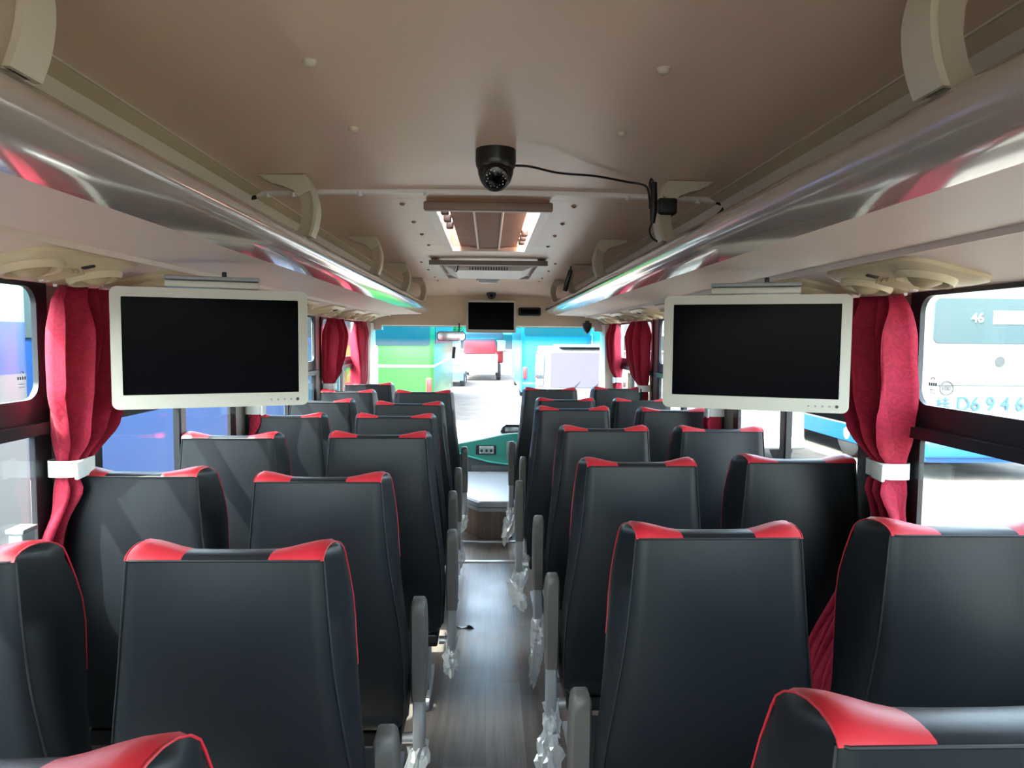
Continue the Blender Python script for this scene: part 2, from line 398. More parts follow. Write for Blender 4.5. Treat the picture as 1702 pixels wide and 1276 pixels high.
# ================================================================== LUGGAGE RACKS
RY0, RY1 = YB, 6.50
nose = [(.60, .262), (.585, .283), (.565, .292), (.545, .293), (.528, .287), (.513, .276), (.504, .263), (.50, .249), (.503, .236), (.513, .225), (.53, .217), (.56, .2105), (.62, .206), (.62, .222), (.585, .24)]
tray = [(.62, .206), (.76, .202), (.895, .197), (.90, .190), (.91, .193), (1.03, .166), (1.185, .130), (1.185, .15), (1.03, .20), (.90, .222), (.62, .222)]
def rack(side):
    nm = 'left' if side < 0 else 'right'
    root = thing('luggage_rack', 'long overhead luggage rack with glossy pearl front rail along the %s side of the bus' % nm, 'luggage rack', (0, 0, 0))
    # front rail with a rounded end
    rings = [[(side*x, RY0, Z(z)) for x, z in nose]]
    for y in (1.0, 3.0, 5.0, RY1-.22): rings.append([(side*x, y, Z(z)) for x, z in nose])
    for k in range(1, 8):
        a = k/7*PI/2; t_ = 1-math.cos(a); y = RY1-.22+.22*math.sin(a)
        rings.append([(side*(x+(.63-x)*t_*.92), y, Z(z+(.235-z)*t_*.85)) for x, z in nose])
    MB().loft(rings).build('front_rail', pearl, root, 60)
    MB().prism([(side*x, Z(z)) for x, z in tray], RY0, RY1+.1, 'XZ').build('underside', rackb, root, 25)
    MB().prism([(side*.895, Z(.1985)), (side*.905, Z(.1985)), (side*.905, Z(.184)), (side*.899, Z(.184))], RY0, RY1+.1, 'XZ').build('edge_moulding', rackb, root)
    # inner wall of the rack and the moulding along the ceiling edge
    MB().prism([(side*.742, Z(.449)), (side*.80, Z(.23)), (side*.82, Z(.23)), (side*.78, Z(.47)), (side*.742, Z(.47))], RY0, RY1+.15, 'XZ').build('back_wall', cream, root)
    MB().prism([(side*.715, Z(.4555)), (side*.722, Z(.449)), (side*.745, Z(.437)), (side*.76, Z(.44)), (side*.76, Z(.47)), (side*.72, Z(.468))], RY0, RY1+.15, 'XZ').build('ceiling_moulding', creamd, root, 20)
    MB().prism([(side*.712, Z(.459)), (side*.713, Z(.4525)), (side*.719, Z(.4525)), (side*.722, Z(.459))], RY0, RY1+.15, 'XZ').build('moulding_edge', cream, root)
    # brackets from the ceiling to the rail
    inner = [(.530, .460), (.515, .43), (.504, .40), (.499, .37), (.501, .34), (.507, .312), (.517, .286)]
    inner = [(p.x, p.z) for p in spline([(x, 0, z) for x, z in inner], 3)]
    outer = [(.560, .286), (.545, .315), (.537, .345), (.538, .375), (.545, .40), (.558, .418), (.59, .430), (.62, .437), (.645, .446), (.655, .458)]
    poly = inner+[(x, z) for x, z in outer]
    thin = [(x+.004, z) for x, z in inner]
    for y in (.80, 2.09, 3.34, 4.52, 5.68):
        web = MB(); web.prism([(side*x, Z(z)) for x, z in poly], y+.008, y+.044, 'XZ')
        br = web.build('bracket', mat('bracket_web', (.46, .40, .30), .45), root, 30)
        fl_ = MB(); rr = [[(side*(x-.006), y, Z(z)), (side*(x+.003), y, Z(z)), (side*(x+.003), y+.056, Z(z)), (side*(x-.006), y+.056, Z(z))] for x, z in inner]
        fl_.loft(rr).build('flange', cream, br, 40)
        pl = MB(); pl.prism([(side*.512, Z(.415)), (side*.546, Z(.398)), (side*.56, Z(.416)), (side*.59, Z(.428)), (side*.62, Z(.435)), (side*.66, Z(.458)), (side*.532, Z(.46))], y, y+.052, 'XZ').build('mounting_plate', cream, br, 20)
    return root
rack(-1); rack(1)

# ================================================================== AIR OUTLET CONSOLES UNDER THE RACKS
def console_meshes():
    me = {}
    L, W_ = .215, .105                       # half length (along the bus), half width
    def outl(l, w_, r, n=6): return rrect(-w_, w_, -l, l, r, n)
    o1 = outl(L, W_, .05); o2 = outl(L-.02, W_-.02, .04)
    mb = MB(); mb.loft([[(x, y, .004) for x, y in o1], [(x, y, -.010) for x, y in o1], [(x, y, -.020) for x, y in o2]])
    me['plate'] = mb.mesh('plate', conm, 40)
    mb = MB(); mb.lathe([(.066, -.014), (.066, -.030), (.060, -.040), (.052, -.038), (.048, -.020)], n=22); me['outlet'] = mb.mesh('outlet_ring', conm, 40)
    mb = MB(); mb.lathe([(.0005, -.052), (.018, -.048), (.034, -.036), (.046, -.020), (.046, -.014)], n=22); me['disc'] = mb.mesh('outlet_disc', cond, 50)
    mb = MB()
    for k in (-1, 0, 1): mb.rbox((0, k*.024, -.026), (.085, .007, .020), .002, 2, rx=.5)
    me['slats'] = mb.mesh('louvre', cond, 40)
    mb = MB(); mb.lathe([(.0005, -.03), (.014, -.028), (.020, -.018)], n=16); me['lamp'] = mb.mesh('reading_lamp', whitep, 50)
    mb = MB(); mb.rbox((0, 0, -.023), (.028, .018, .012), .003, 2); me['button'] = mb.mesh('call_button', blackp, 40)
    return me
conm = mat('console_cream', (.62, .52, .33), .4); cond = mat('console_tan', (.46, .36, .21), .45)
CM = console_meshes()
tilt = math.atan2(.193-.130, 1.185-.91)
ROWN = ['first', 'second', 'third', 'fourth', 'fifth', 'sixth', 'seventh', 'eighth', 'ninth']
ys_con = [6.0, 5.27, 4.53, 3.80, 3.06, 2.33, 1.76, .95]
for side in (-1, 1):
    for i, y in enumerate(ys_con):
        x = 1.035
        t = thing('air_outlet_console', 'cream air outlet and reading light console under %s rack, %s console behind the windscreen' % ('left' if side < 0 else 'right', ROWN[i]),
                  'air vent', (side*x, y, Z(.1655)), 0, 'air outlet consoles')
        t.rotation_euler = (0, side*tilt, 0)
        link('plate', CM['plate'], t)
        for yy in (-.13, .13):
            o = link('outlet_ring', CM['outlet'], t, (side*-.012, yy, .004)); link('outlet_disc', CM['disc'], o).rotation_euler = (.35 if yy < 0 else -.2, .25*side, 0)
        for yy in (0, ): link('louvre', CM['slats'], t, (side*.0, yy, .004))
        link('reading_lamp', CM['lamp'], t, (side*.062, -.045, .004)); link('reading_lamp', CM['lamp'], t, (side*.062, .045, .004))
        link('call_button', CM['button'], t, (side*-.07, 0, .004))

# ================================================================== SEATS
Wt = .176; ZT = 1.112
WTAB = [(.36, .224), (.45, .231), (.55, .232), (.63, .229), (.70, .222), (.80, .208), (.90, .194), (1.0, .185), (1.112, .176), (1.17, .166)]
TTAB = [(.36, .10), (.60, .105), (.70, .11), (.78, .122), (.86, .145), (.93, .162), (.99, .163), (1.04, .15), (1.085, .13)]
ST = [-1, -.985, -.93, -.82, -.70, -.56, -.43, -.2, 0, .2, .43, .56, .70, .82, .93, .985, 1]
NB, NTOP = 16, 9
def seat_point(s, kind, i):
    a = abs(s)
    edge = .007*sstep(.93, 1, a)                       # rounded edge
    ear = sstep(.35, .95, a)
    if kind == 'top':
        q = i/(NTOP-1); H = .020+.015*ear
        T = .125*(.78+.22*ear)
        y = T*(1-math.cos(PI*q))/2; z = ZT+H*math.sin(PI*q*.97)-.028*q
        fr = q
    else:
        zz = .36+(ZT-.36)*(i/NB) if kind == 'back' else .36+(ZT-.028-.36)*(i/NB)
        bl = math.sin(PI*(ZT-zz)/(ZT-.36))
        yb = (ZT-zz)*.135 - bl*(.042+.022*(1-a*a))
        if kind == 'back': y, z, fr = yb, zz, 0
        else:
            t_ = interp(TTAB, zz)*(.60+.40*sstep(.45, .9, a))
            if i == NB: t_ = .125*(.78+.22*ear)
            y, z, fr = (ZT-zz)*.135-.03*bl+t_, zz, 1
            if i == NB: y = .125*(.78+.22*ear)
    x = s*(interp(WTAB, z)+.012*fr*sstep(.6, 1.0, z)-edge*.4)
    if kind == 'back': y += edge
    elif kind == 'front': y -= edge
    else: z -= edge*math.sin(PI*(i/(NTOP-1)))*.8
    return (x, y, z)
def seat_meshes():
    me = {}
    # main shell: back, front, sides
    mb = MB(); idx = {}
    def vid(j, kind, i):
        if kind == 'top' and i == 0: kind, i = 'back', NB
        if kind == 'top' and i == NTOP-1: kind, i = 'front', NB
        k = (j, kind, i)
        if k not in idx:
            idx[k] = len(mb.v); mb.v.append(seat_point(ST[j], kind, i))
        return idx[k]
    nS = len(ST)
    for j in range(nS-1):
        for i in range(NB):
            mb.f.append((vid(j, 'back', i), vid(j+1, 'back', i), vid(j+1, 'back', i+1), vid(j, 'back', i+1)))
            mb.f.append((vid(j, 'front', i), vid(j, 'front', i+1), vid(j+1, 'front', i+1), vid(j+1, 'front', i)))
        mb.f.append((vid(j, 'back', 0), vid(j, 'front', 0), vid(j+1, 'front', 0), vid(j+1, 'back', 0)))
    for j, sg in ((0, -1), (nS-1, 1)):
        cols = [(vid(j, 'back', i), vid(j, 'front', i)) for i in range(NB+1)]
        h = NTOP//2
        for i in range(1, h): cols.append((vid(j, 'top', i), vid(j, 'top', NTOP-1-i)))
        mids = []
        for a, b_ in cols:
            pa, pb = Vector(mb.v[a]), Vector(mb.v[b_]); mm = (pa+pb)/2
            mm.x += sg*.014*min(1, (pb-pa).length/.12)
            mids.append(len(mb.v)); mb.v.append(tuple(mm))
        for i in range(len(cols)-1):
            mb.f.append((cols[i][0], mids[i], mids[i+1], cols[i+1][0])); mb.f.append((mids[i], cols[i][1], cols[i+1][1], mids[i+1]))
        tip = vid(j, 'top', h); mb.f.append((cols[-1][0], mids[-1], tip)); mb.f.append((mids[-1], cols[-1][1], tip))
    # the open strip under the top patches is closed by the patches themselves
    me['backrest'] = mb.mesh('backrest', vinyl, 50)
    def top_patch(j0, j1, name, m_):
        p = MB(); 
        for j in range(j0, j1+1):
            for i in range(NTOP): p.v.append(seat_point(ST[j], 'top', i))
        for j in range(j1-j0):
            for i in range(NTOP-1):
                a = j*NTOP+i; p.f.append((a, a+1, a+NTOP+1, a+NTOP))
        return p.mesh(name, m_, 60)
    jl = ST.index(-.43); jr = ST.index(.43)
    me['pl'] = top_patch(0, jl, 'corner_patch', redv); me['pr'] = top_patch(jr, nS-1, 'corner_patch', redv); me['pc'] = top_patch(jl, jr, 'top_panel', vinyl)
    for sg, j in ((-1, 0), (1, nS-1)):
        p = MB(); p.tube([Vector(seat_point(ST[j], 'back', i))+Vector((sg*.000, -.001, 0)) for i in range(NB+1)], .0026, 6)
        me['seam%d' % sg] = p.mesh('side_seam', thread)
        p = MB(); p.tube([seat_point(ST[j], 'top', i) for i in range(NTOP)]+[seat_point(ST[j], 'front', i) for i in range(NB-1, 10, -1)], .0016, 6)
        me['pipe%d' % sg] = p.mesh('piping', redv)
    p = MB(); p.tube([Vector(seat_point(s, 'back', NB))+Vector((0, -.0012, .0005)) for s in ST], .0022, 6); me['seamt'] = p.mesh('top_seam', thread)
    # cushion, its frame and legs
    p = MB(); p.rbox((0, .32, .395), (.445, .46, .13), .04, 4); me['cushion'] = p.mesh('cushion', vinyl)
    p = MB(); p.rbox((0, .33, .30), (.42, .42, .05), .008, 2); me['frame'] = p.mesh('seat_frame', blackp)
    p = MB(); p.rbox((0, .33, .014), (.05, .36, .028), .006, 2).rbox((0, .33, .15), (.035, .12, .27), .006, 2); me['leg'] = p.mesh('leg', armg)
    # armrest folded up: bracket, then a curved pad
    sec = lambda cx, cy, z, hx, hy: [(cx+hx*c_, cy+hy*s_, z) for c_, s_ in [(-1, -.8), (-.75, -1), (.75, -1), (1, -.8), (1, .8), (.75, 1), (-.75, 1), (-1, .8)]]
    p = MB(); rings = []
    for z, hy, dy, hx in ((.43, .034, 0, .021), (.46, .038, 0, .0225), (.55, .040, .006, .0235), (.65, .040, .004, .0235), (.70, .036, -.004, .0225), (.725, .031, -.009, .021), (.738, .022, -.013, .017), (.742, .012, -.015, .010)):
        rings.append(sec(0, .13+dy, z, hx, hy))
    p.loft(rings); me['arm'] = p.mesh('armrest', armp, 45)
    p = MB(); p.loft([sec(0, .13, z, hx, hy) for z, hx, hy in ((.265, .012, .018), (.275, .0175, .026), (.435, .0175, .028))]); me['armb'] = p.mesh('armrest_bracket', armg, 45)
    p = MB(); p.cyl((.03, .13, .30), .016, .05, 'X', 14); me['pivot'] = p.mesh('armrest_pivot', steel)
    for k in range(3):
        bm = bmesh.new(); bmesh.ops.create_icosphere(bm, subdivisions=3, radius=1)
        for v in bm.verts:
            d = v.co.normalized(); nz_ = noise.noise(d*2.2+Vector((k*7.1, 3.3, 1.7)))+.6*noise.noise(d*5.5+Vector((k*3, 9, 2)))
            nz_ += .35*noise.noise(d*11+Vector((k, 2, 5))); rr = .85+.6*nz_; v.co = Vector((d.x*.034*rr, d.y*.045*rr, d.z*.085*rr - .03*max(0, -d.z)*k))
        bm.verts.index_update(); p = MB(); p.add([v.co for v in bm.verts], [[v.index for v in f.verts] for f in bm.faces]); bm.free()
        me['wrap%d' % k] = p.mesh('plastic_wrap', filmm, 0)
    return me
SM = seat_meshes()
SEATS = [('LA',-1,-.455,-.22,-.388,.350),('RA',-1,.47,-.18,-.388,.350),('LW',-1,-.965,-.24,-.388,.350),('RW',-1,.965,-.18,-.388,.350),('LW',0,-.965,.47,-.388,.350),('RW',0,.985,.58,-.388,.350),  # column, row counted from the rear, x, y, height of the back seam from eye level, top width; these six are unseen, added to darken the visible seat backs
('LA',0,-.455,.55,-.378,.350),('LA',1,-.453,1.227,-.393,.347),('LA',2,-.462,1.940,-.402,.351),('LA',3,-.402,2.612,-.376,.357),('LA',4,-.440,3.348,-.387,.356),('LA',5,-.443,3.960,-.385,.363),('LA',6,-.427,4.716,-.377,.360),
('RA',0,.512,.640,-.387,.350),('RA',1,.468,1.378,-.398,.341),('RA',2,.475,2.131,-.391,.342),('RA',3,.483,2.841,-.378,.346),('RA',4,.435,3.537,-.366,.350),('RA',5,.487,4.379,-.395,.345),('RA',6,.438,4.937,-.370,.354),
('LW',1,-.965,1.200,-.386,.350),('LW',2,-.968,1.956,-.391,.350),('LW',3,-.985,2.711,-.394,.348),('LW',4,-.981,3.452,-.398,.349),('LW',5,-.972,4.14,-.388,.350),('LW',6,-.962,4.847,-.386,.353),('LW',7,-.933,5.555,-.383,.354),
('RW',1,.947,1.305,-.372,.350),('RW',2,.972,2.134,-.380,.342),('RW',3,.976,2.886,-.384,.343),('RW',4,.974,3.642,-.381,.343),('RW',5,.980,4.43,-.400,.338),('RW',6,.936,5.042,-.370,.349)]
for col, r_, x, y, h, wd in SEATS:
    left = col[0] == 'L'; aisle = col[1] == 'A'
    n_front = (8-r_) if left else (7-r_)
    t = thing('bus_seat', 'dark vinyl %s seat with red corners, %s side of bus, %s row behind windscreen' % ('aisle' if aisle else 'window', 'left' if left else 'right', ROWN[n_front-1]),
              'bus seat', (x, y, 0), math.radians(random.uniform(-1.2, 1.2)), 'passenger seats')
    sx = min(1.03, max(.965, wd/.352))
    t.scale = (sx, 1, (Zc+h)/ZT)
    link('backrest', SM['backrest'], t)
    link('corner_patch', SM['pl'], t)['label'] = 'red vinyl corner patch'; link('corner_patch', SM['pr'], t)['label'] = 'red vinyl corner patch'
    link('top_panel', SM['pc'], t)
    for sg in (-1, 1): link('side_seam', SM['seam%d' % sg], t); link('piping', SM['pipe%d' % sg], t)['label'] = 'red edge piping'
    link('top_seam', SM['seamt'], t)
    link('cushion', SM['cushion'], t); link('seat_frame', SM['frame'], t)
    for sg in (-1, 1): link('leg', SM['leg'], t, (sg*.15, 0, 0))
    if aisle:
        sg = 1 if left else -1
        xa = sg*(.265)
        a = link('armrest', SM['arm'], t, (xa, 0, 0)); a['label'] = 'grey plastic armrest folded up'
        b_ = link('armrest_bracket', SM['armb'], a); 
        p = link('armrest_pivot', SM['pivot'], t, (xa-(.055 if sg > 0 else .005), 0, 0))
        if True:
            k = (r_+(0 if left else 1)) % 3
            wv = link('plastic_wrap', SM['wrap%d' % k], t, (xa-sg*.005, .13, .235)); wv['label'] = 'crumpled clear plastic film'
            wv.rotation_euler = (random.uniform(-.3, .3), random.uniform(-.3, .3), random.uniform(0, 6))
            if not left or r_ == 1:
                wv = link('plastic_wrap', SM['wrap%d' % ((k+1) % 3)], t, (xa+sg*.012, .06, .16)); wv['label'] = 'crumpled clear plastic film'
                wv.rotation_euler = (random.uniform(-.5, .5), random.uniform(-.5, .5), random.uniform(0, 6)); wv.scale = (.8, 1.1, .95)

# scrap on the floor
mb = MB(); pts = [(-.045, 0), (-.02, .012), (0, .006), (.018, .014), (.04, .004), (.045, -.008), (.02, -.01), (0, -.004), (-.02, -.006)]
mb.loft([[(x, y, .002) for x, y in pts], [(x, y, .006+.006*math.sin(x*120)) for x, y in pts]])
o = mb.build('floor_scrap', blackp, None, loc=(-.105, 3.58, 0)); tag(o, 'small torn black scrap lying on the aisle floor', 'scrap')

# ================================================================== MONITORS
def monitor(label, loc, rz, w_, h_, big=True, group=None):
    t = thing('monitor', label, 'monitor', loc, rz, group)
    bz = .026 if big else .02
    bt = bz*1.45
    MB().ring(rrect(-w_/2, w_/2, -h_, 0, .018), rrect(-w_/2+bz, w_/2-bz, -h_+bt, -bz, .002), -.02, .012, 'XZ').build('bezel', bezel, t, 35)
    MB().b(-w_/2+bz-.003, w_/2-bz+.003, -.012, -.006, -h_+bt-.003, -bz+.003).build('screen', screen, t)
    MB().rbox((0, .024, -h_/2), (w_-.03, .03, h_-.03), .012).build('back_shell', bezel, t)
    if big:
        for k in range(5): MB().cyl((w_/2-.03-.018*k, -.0205, -h_+.018), .003 if k else .0045, .002, 'Y', 10).build('button', armg if k else blackp, t)
        MB().rbox((0, .01, .012), (.24, .06, .018), .003).build('mount_plate', bezel, t)
        MB().rbox((0, .01, .028), (.24, .09, .010), .003).build('ceiling_plate', armg, t)
        MB().rbox((.03, .02, .040), (.012, .02, .02), .003).build('hinge_pin', blackp, t)
    return t
for side in (-1, 1):
    # hanging under the rack, turned so that the outer end is nearer the rear seats
    x = side*.758; y = 2.0
    rz = math.atan2(.18, .47)*(-side)
    monitor('wide white framed monitor hanging under the %s luggage rack' % ('left' if side < 0 else 'right'), (x, y, Z(.1245)), -rz if False else (math.radians(21) if side < 0 else math.radians(-21)), .50, .325, True, 'monitors under the racks')
monitor('small white framed monitor on the beige header above the windscreen', (.024, 6.655, Z(.341)), 0, .465, .302, False)
t = thing('header_camera', 'small black dome camera above the header monitor', 'camera', (.025, 6.60, Z(.40)))
MB().lathe([(.045, .01), (.045, -.012), (.034, -.035), (.016, -.05), (.001, -.053)], n=18).build('housing', blackp, t); MB().cyl((0, -.035, -.022), .012, .02, 'Y', 12).build('lens', screen, t)
t = thing('header_speaker', 'long black box fixed on the header beside the small monitor', 'control box', (.385, 6.685, Z(.24)))
MB().rbox((0, 0, 0), (.21, .04, .08), .015).build('case', blackp, t); MB().rbox((0, -.021, 0), (.17, .004, .045), .001).build('face', screen, t)
t = thing('corner_sensor', 'black pointed speaker pod hanging below the right end of the header', 'speaker', (.905, 6.50, Z(.115)))
MB().lathe([(.040, .02), (.042, -.01), (.030, -.05), (.010, -.075), (.001, -.08)], n=16).build('pod', blackp, t); MB().cyl((0, 0, .025), .02, .03).build('stem', blackp, t)
t = thing('aerial_pod', 'black stick shaped device hanging from a bracket of the right luggage rack', 'device', (.50, 4.50, Z(.36)))
MB().rbox((0, 0, 0), (.03, .02, .14), .008, rx=.15, ry=.25).build('body', blackp, t); MB().rbox((.018, .0, .075), (.012, .012, .03), .003).build('clip', blackp, t)

# ================================================================== DOME CAMERA, CONDUIT, CABLES
t = thing('dome_camera', 'black infrared dome camera hanging from the ceiling above the aisle', 'camera', (.019, 1.83, cz(.019, 1.83)))
MB().lathe([(.051, .0), (.0515, -.028), (.049, -.042), (.046, -.046)], n=32).build('base', blackp, t)
MB().lathe([(.046, -.044), (.044, -.060), (.038, -.078), (.028, -.092), (.015, -.101), (.001, -.104)], n=32).build('dome', blackp, t)
d = Vector((0, -.80, -.60)).normalized(); cc = Vector((0, -.010, -.056))
ball = MB(); prof = [(.0, .044), (.015, .0415), (.027, .036), (.031, .034), (.033, .030), (.034, .0)]
qt = d.to_track_quat('Z', 'Y').to_matrix()
rings = [[cc+qt @ Vector((max(r, .0005)*math.cos(a), max(r, .0005)*math.sin(a), hh)) for a in [2*PI*k/24 for k in range(24)]] for r, hh in prof]
eye = ball.loft(rings).build('eyeball', mat('camera_glass', (.006, .006, .007), .15), t)
MB().loft([[cc+qt @ Vector((r*math.cos(a), r*math.sin(a), hh)) for a in [2*PI*k/16 for k in range(16)]] for r, hh in ((.009, .040), (.009, .046), (.006, .047), (.003, .044))]).build('lens', screen, eye)
led = mat('led_clear', (.55, .55, .52), .15)
for k in range(18):
    a = 2*PI*k/18; rr = .019 if k % 2 else .0235
    p = cc+qt @ Vector((rr*math.cos(a), rr*math.sin(a), .0385 if k % 2 else .0372))
    MB().rbox((0, 0, 0), (.0035, .0035, .0035), .0015, 2).build('led', led, eye, loc=p)
# white conduit across the ceiling
t = thing('cable_conduit', 'white cable conduit with clips running across the ceiling between the racks', 'conduit', (0, 2.32, 0))
pts = []
mb = MB(); rows = []
for i in range(25):
    x = -.742+1.484*i/24; z = cz(x, 2.32) if abs(x) < .74 else cz(.74, 2.32)
    rows.append([(x, -.014, z-.001), (x, -.014, z-.014), (x, .012, z-.014), (x, .012, z-.001)])
mb.loft(rows).build('trunking', mat('conduit_white', (.84, .80, .75), .4), t)
for x in (-.70, -.62, -.41, -.2, .45, .55, .68):
    MB().rbox((x, -.002, cz(x, 2.32)-.012), (.012, .028, .012), .003, 2).cyl((x, -.014, cz(x, 2.32)-.016), .006, .012, 'Z', 10).build('clip', whitep, t)
# cable from the camera to the tape on the bracket
cp = [(.068, 1.84, cz(0, 1.84)-.035), (.11, 1.87, cz(0, 1.87)-.030), (.19, 1.93, cz(.2, 1.93)-.030), (.30, 2.02, cz(.3, 2.02)-.015), (.40, 2.08, Z(.452)), (.455, 2.075, Z(.440)), (.466, 2.072, Z(.405)), (.468, 2.072, Z(.375))]
o = MB().tube(spline(cp, 8), .0032, 8).build('camera_cable', blackp); tag(o, 'black cable from the ceiling dome camera to the right bracket', 'cable')
t = thing('cable_bundle', 'black taped cable bundle and plugs tied to a right rack bracket', 'cable', (.478, 2.08, Z(.385)))
MB().rbox((.045, .035, 0), (.055, .075, .046), .006, 3).build('tape_wrap', tape, t)
MB().tube([(-.004, -.03, .06), (-.004, -.03, .03), (-.004, -.032, -.02), (-.006, -.03, -.055)], [.009, .010, .011, .007]).build('plug', blackp, t)
MB().tube(spline([(-.004, -.03, .02), (-.016, -.03, .05), (-.012, -.03, .07), (-.004, -.03, .055)], 6), .003).build('cable_loop', blackp, t)
MB().tube(spline([(-.006, -.03, -.05), (-.014, -.03, -.075), (-.006, -.025, -.095), (.012, -.015, -.105)], 6), .003).build('cable_loop', blackp, t)
o = MB().tube(spline([(.735, 2.30, Z(.437)), (.755, 2.29, Z(.425)), (.735, 2.27, Z(.40)), (.69, 2.25, Z(.36)), (.63, 2.24, Z(.32)), (.575, 2.24, Z(.292))], 8), .0042, 8).build('rack_cable', blackp)
tag(o, 'black cable drooping from the conduit end into the right rack', 'cable')
o = MB().tube(spline([(-.735, 2.31, Z(.436)), (-.765, 2.30, Z(.425)), (-.772, 2.29, Z(.40)), (-.765, 2.285, Z(.37))], 8), .007, 8).build('rack_cable', blackp)
tag(o, 'short black cable at the conduit end behind the left rack', 'cable')

# ================================================================== ROOF HATCH, AIR CONDITIONER, CEILING LAMP
t = thing('roof_hatch', 'brown roof hatch with a lid of three ribbed panels propped open over the aisle', 'roof hatch', (0, HY0, Z(.455)))
Lh = HY1-HY0
MB().ring([(-HX-.012, -.012), (HX+.012, -.012), (HX+.012, Lh+.012), (-HX-.012, Lh+.012)], [(-HX+.022, .03), (HX-.022, .03), (HX-.022, Lh-.03), (-HX+.022, Lh-.03)], -.018, .004, 'XY').build('frame', mat('hatch_frame', (.62, .50, .43), .35), t)
MB().ring([(-HX-.005, -.005), (HX+.005, -.005), (HX+.005, Lh+.005), (-HX-.005, Lh+.005)], [(-HX+.012, .012), (HX-.012, .012), (HX-.012, Lh-.012), (-HX+.012, Lh-.012)], .004, .12, 'XY').build('shaft', hatchm, t)
lid = MB(); rows = []
for j in range(13):
    y = .035+(Lh-.05)*j/12
    rows.append([(x, y, -.004+.022*(1-math.cos(PI*x/.36))) for x in [-.145+.29*i/14 for i in range(15)]] + [(x, y, .012+.022*(1-math.cos(PI*x/.36))) for x in [.145-.29*i/14 for i in range(15)]])
lido = lid.loft(rows).build('lid', hatchm, t)
for x in (-.052, .052): MB().tube([(x, .04, -.008+.022*(1-math.cos(PI*x/.36))), (x, Lh-.04, -.008+.022*(1-math.cos(PI*x/.36)))], .005, 6).build('rib', mat('rib_cream', (.85, .74, .62), .4), lido)
MB().tube([(x, .035, -.006+.022*(1-math.cos(PI*x/.36))) for x in [-.17+.34*i/16 for i in range(17)]], .004, 6).build('edge_rib', mat('rib_cream', (.85, .74, .62), .4), lido)
for s in (-1, 1):
    for k in range(3):
        y = (.18+.17*k) if s < 0 else (.72+.14*k)
        MB().rbox((s*.160, y, .006), (.03, .035, .03), .006).build('hinge', mat('hinge_brown', (.10, .06, .045), .4), t)
    MB().b(*sorted((s*.150, s*.188)), .03, Lh-.03, .095, .100).build('skylight_pane', gl_side, t)

MB().rbox((0, -.006, -.012), (2*HX+.03, .04, .03), .006).build('front_bar', mat('hatch_bar', (.27, .18, .14), .4), t)
t = thing('air_conditioner', 'ceiling air conditioner grille panel with louvre slots near the front', 'air conditioner', (0, 4.30, Z(.455)))
MB().ring([(-.35, 0), (.35, 0), (.35, 1.08), (-.35, 1.08)], [(-.30, .05), (.30, .05), (.30, 1.03), (-.30, 1.03)], -.022, .0, 'XY').build('frame', mat('ac_frame', (.50, .44, .38), .4), t)
MB().b(-.355, .355, -.02, .01, -.028, .0).build('front_bar', mat('ac_bar', (.25, .20, .17), .4), t)
mb = MB(); mb.loft([[(-.28, .3, -.004), (-.22, .3, -.03), (.22, .3, -.03), (.28, .3, -.004), (.28, .3, .01), (-.28, .3, .01)], [(-.28, .95, -.004), (-.22, .95, -.03), (.22, .95, -.03), (.28, .95, -.004), (.28, .95, .01), (-.28, .95, .01)]]).build('cover', whitep, t, 20)
for k in range(15):
    x = -.119+.017*k
    MB().rbox((x, .30, -.017), (.006, .012, .020), .001, 1).build('slot', blackp, t)
MB().tube(spline([(-.24, .06, -.0), (-.232, .10, -.02), (-.215, .25, -.040), (-.20, .27, -.035), (-.195, .28, -.0)], 6), .004).build('wire', blackp, t)
t = thing('ceiling_lamp', 'small oval clear ceiling lamp in front of the air conditioner', 'lamp', (-.005, 5.72, cz(0, 5.72)))
MB().rbox((0, 0, -.012), (.19, .11, .028), .012).build('base', steel, t); MB().rbox((0, 0, -.030), (.15, .08, .024), .011).build('lens', whitep, t)

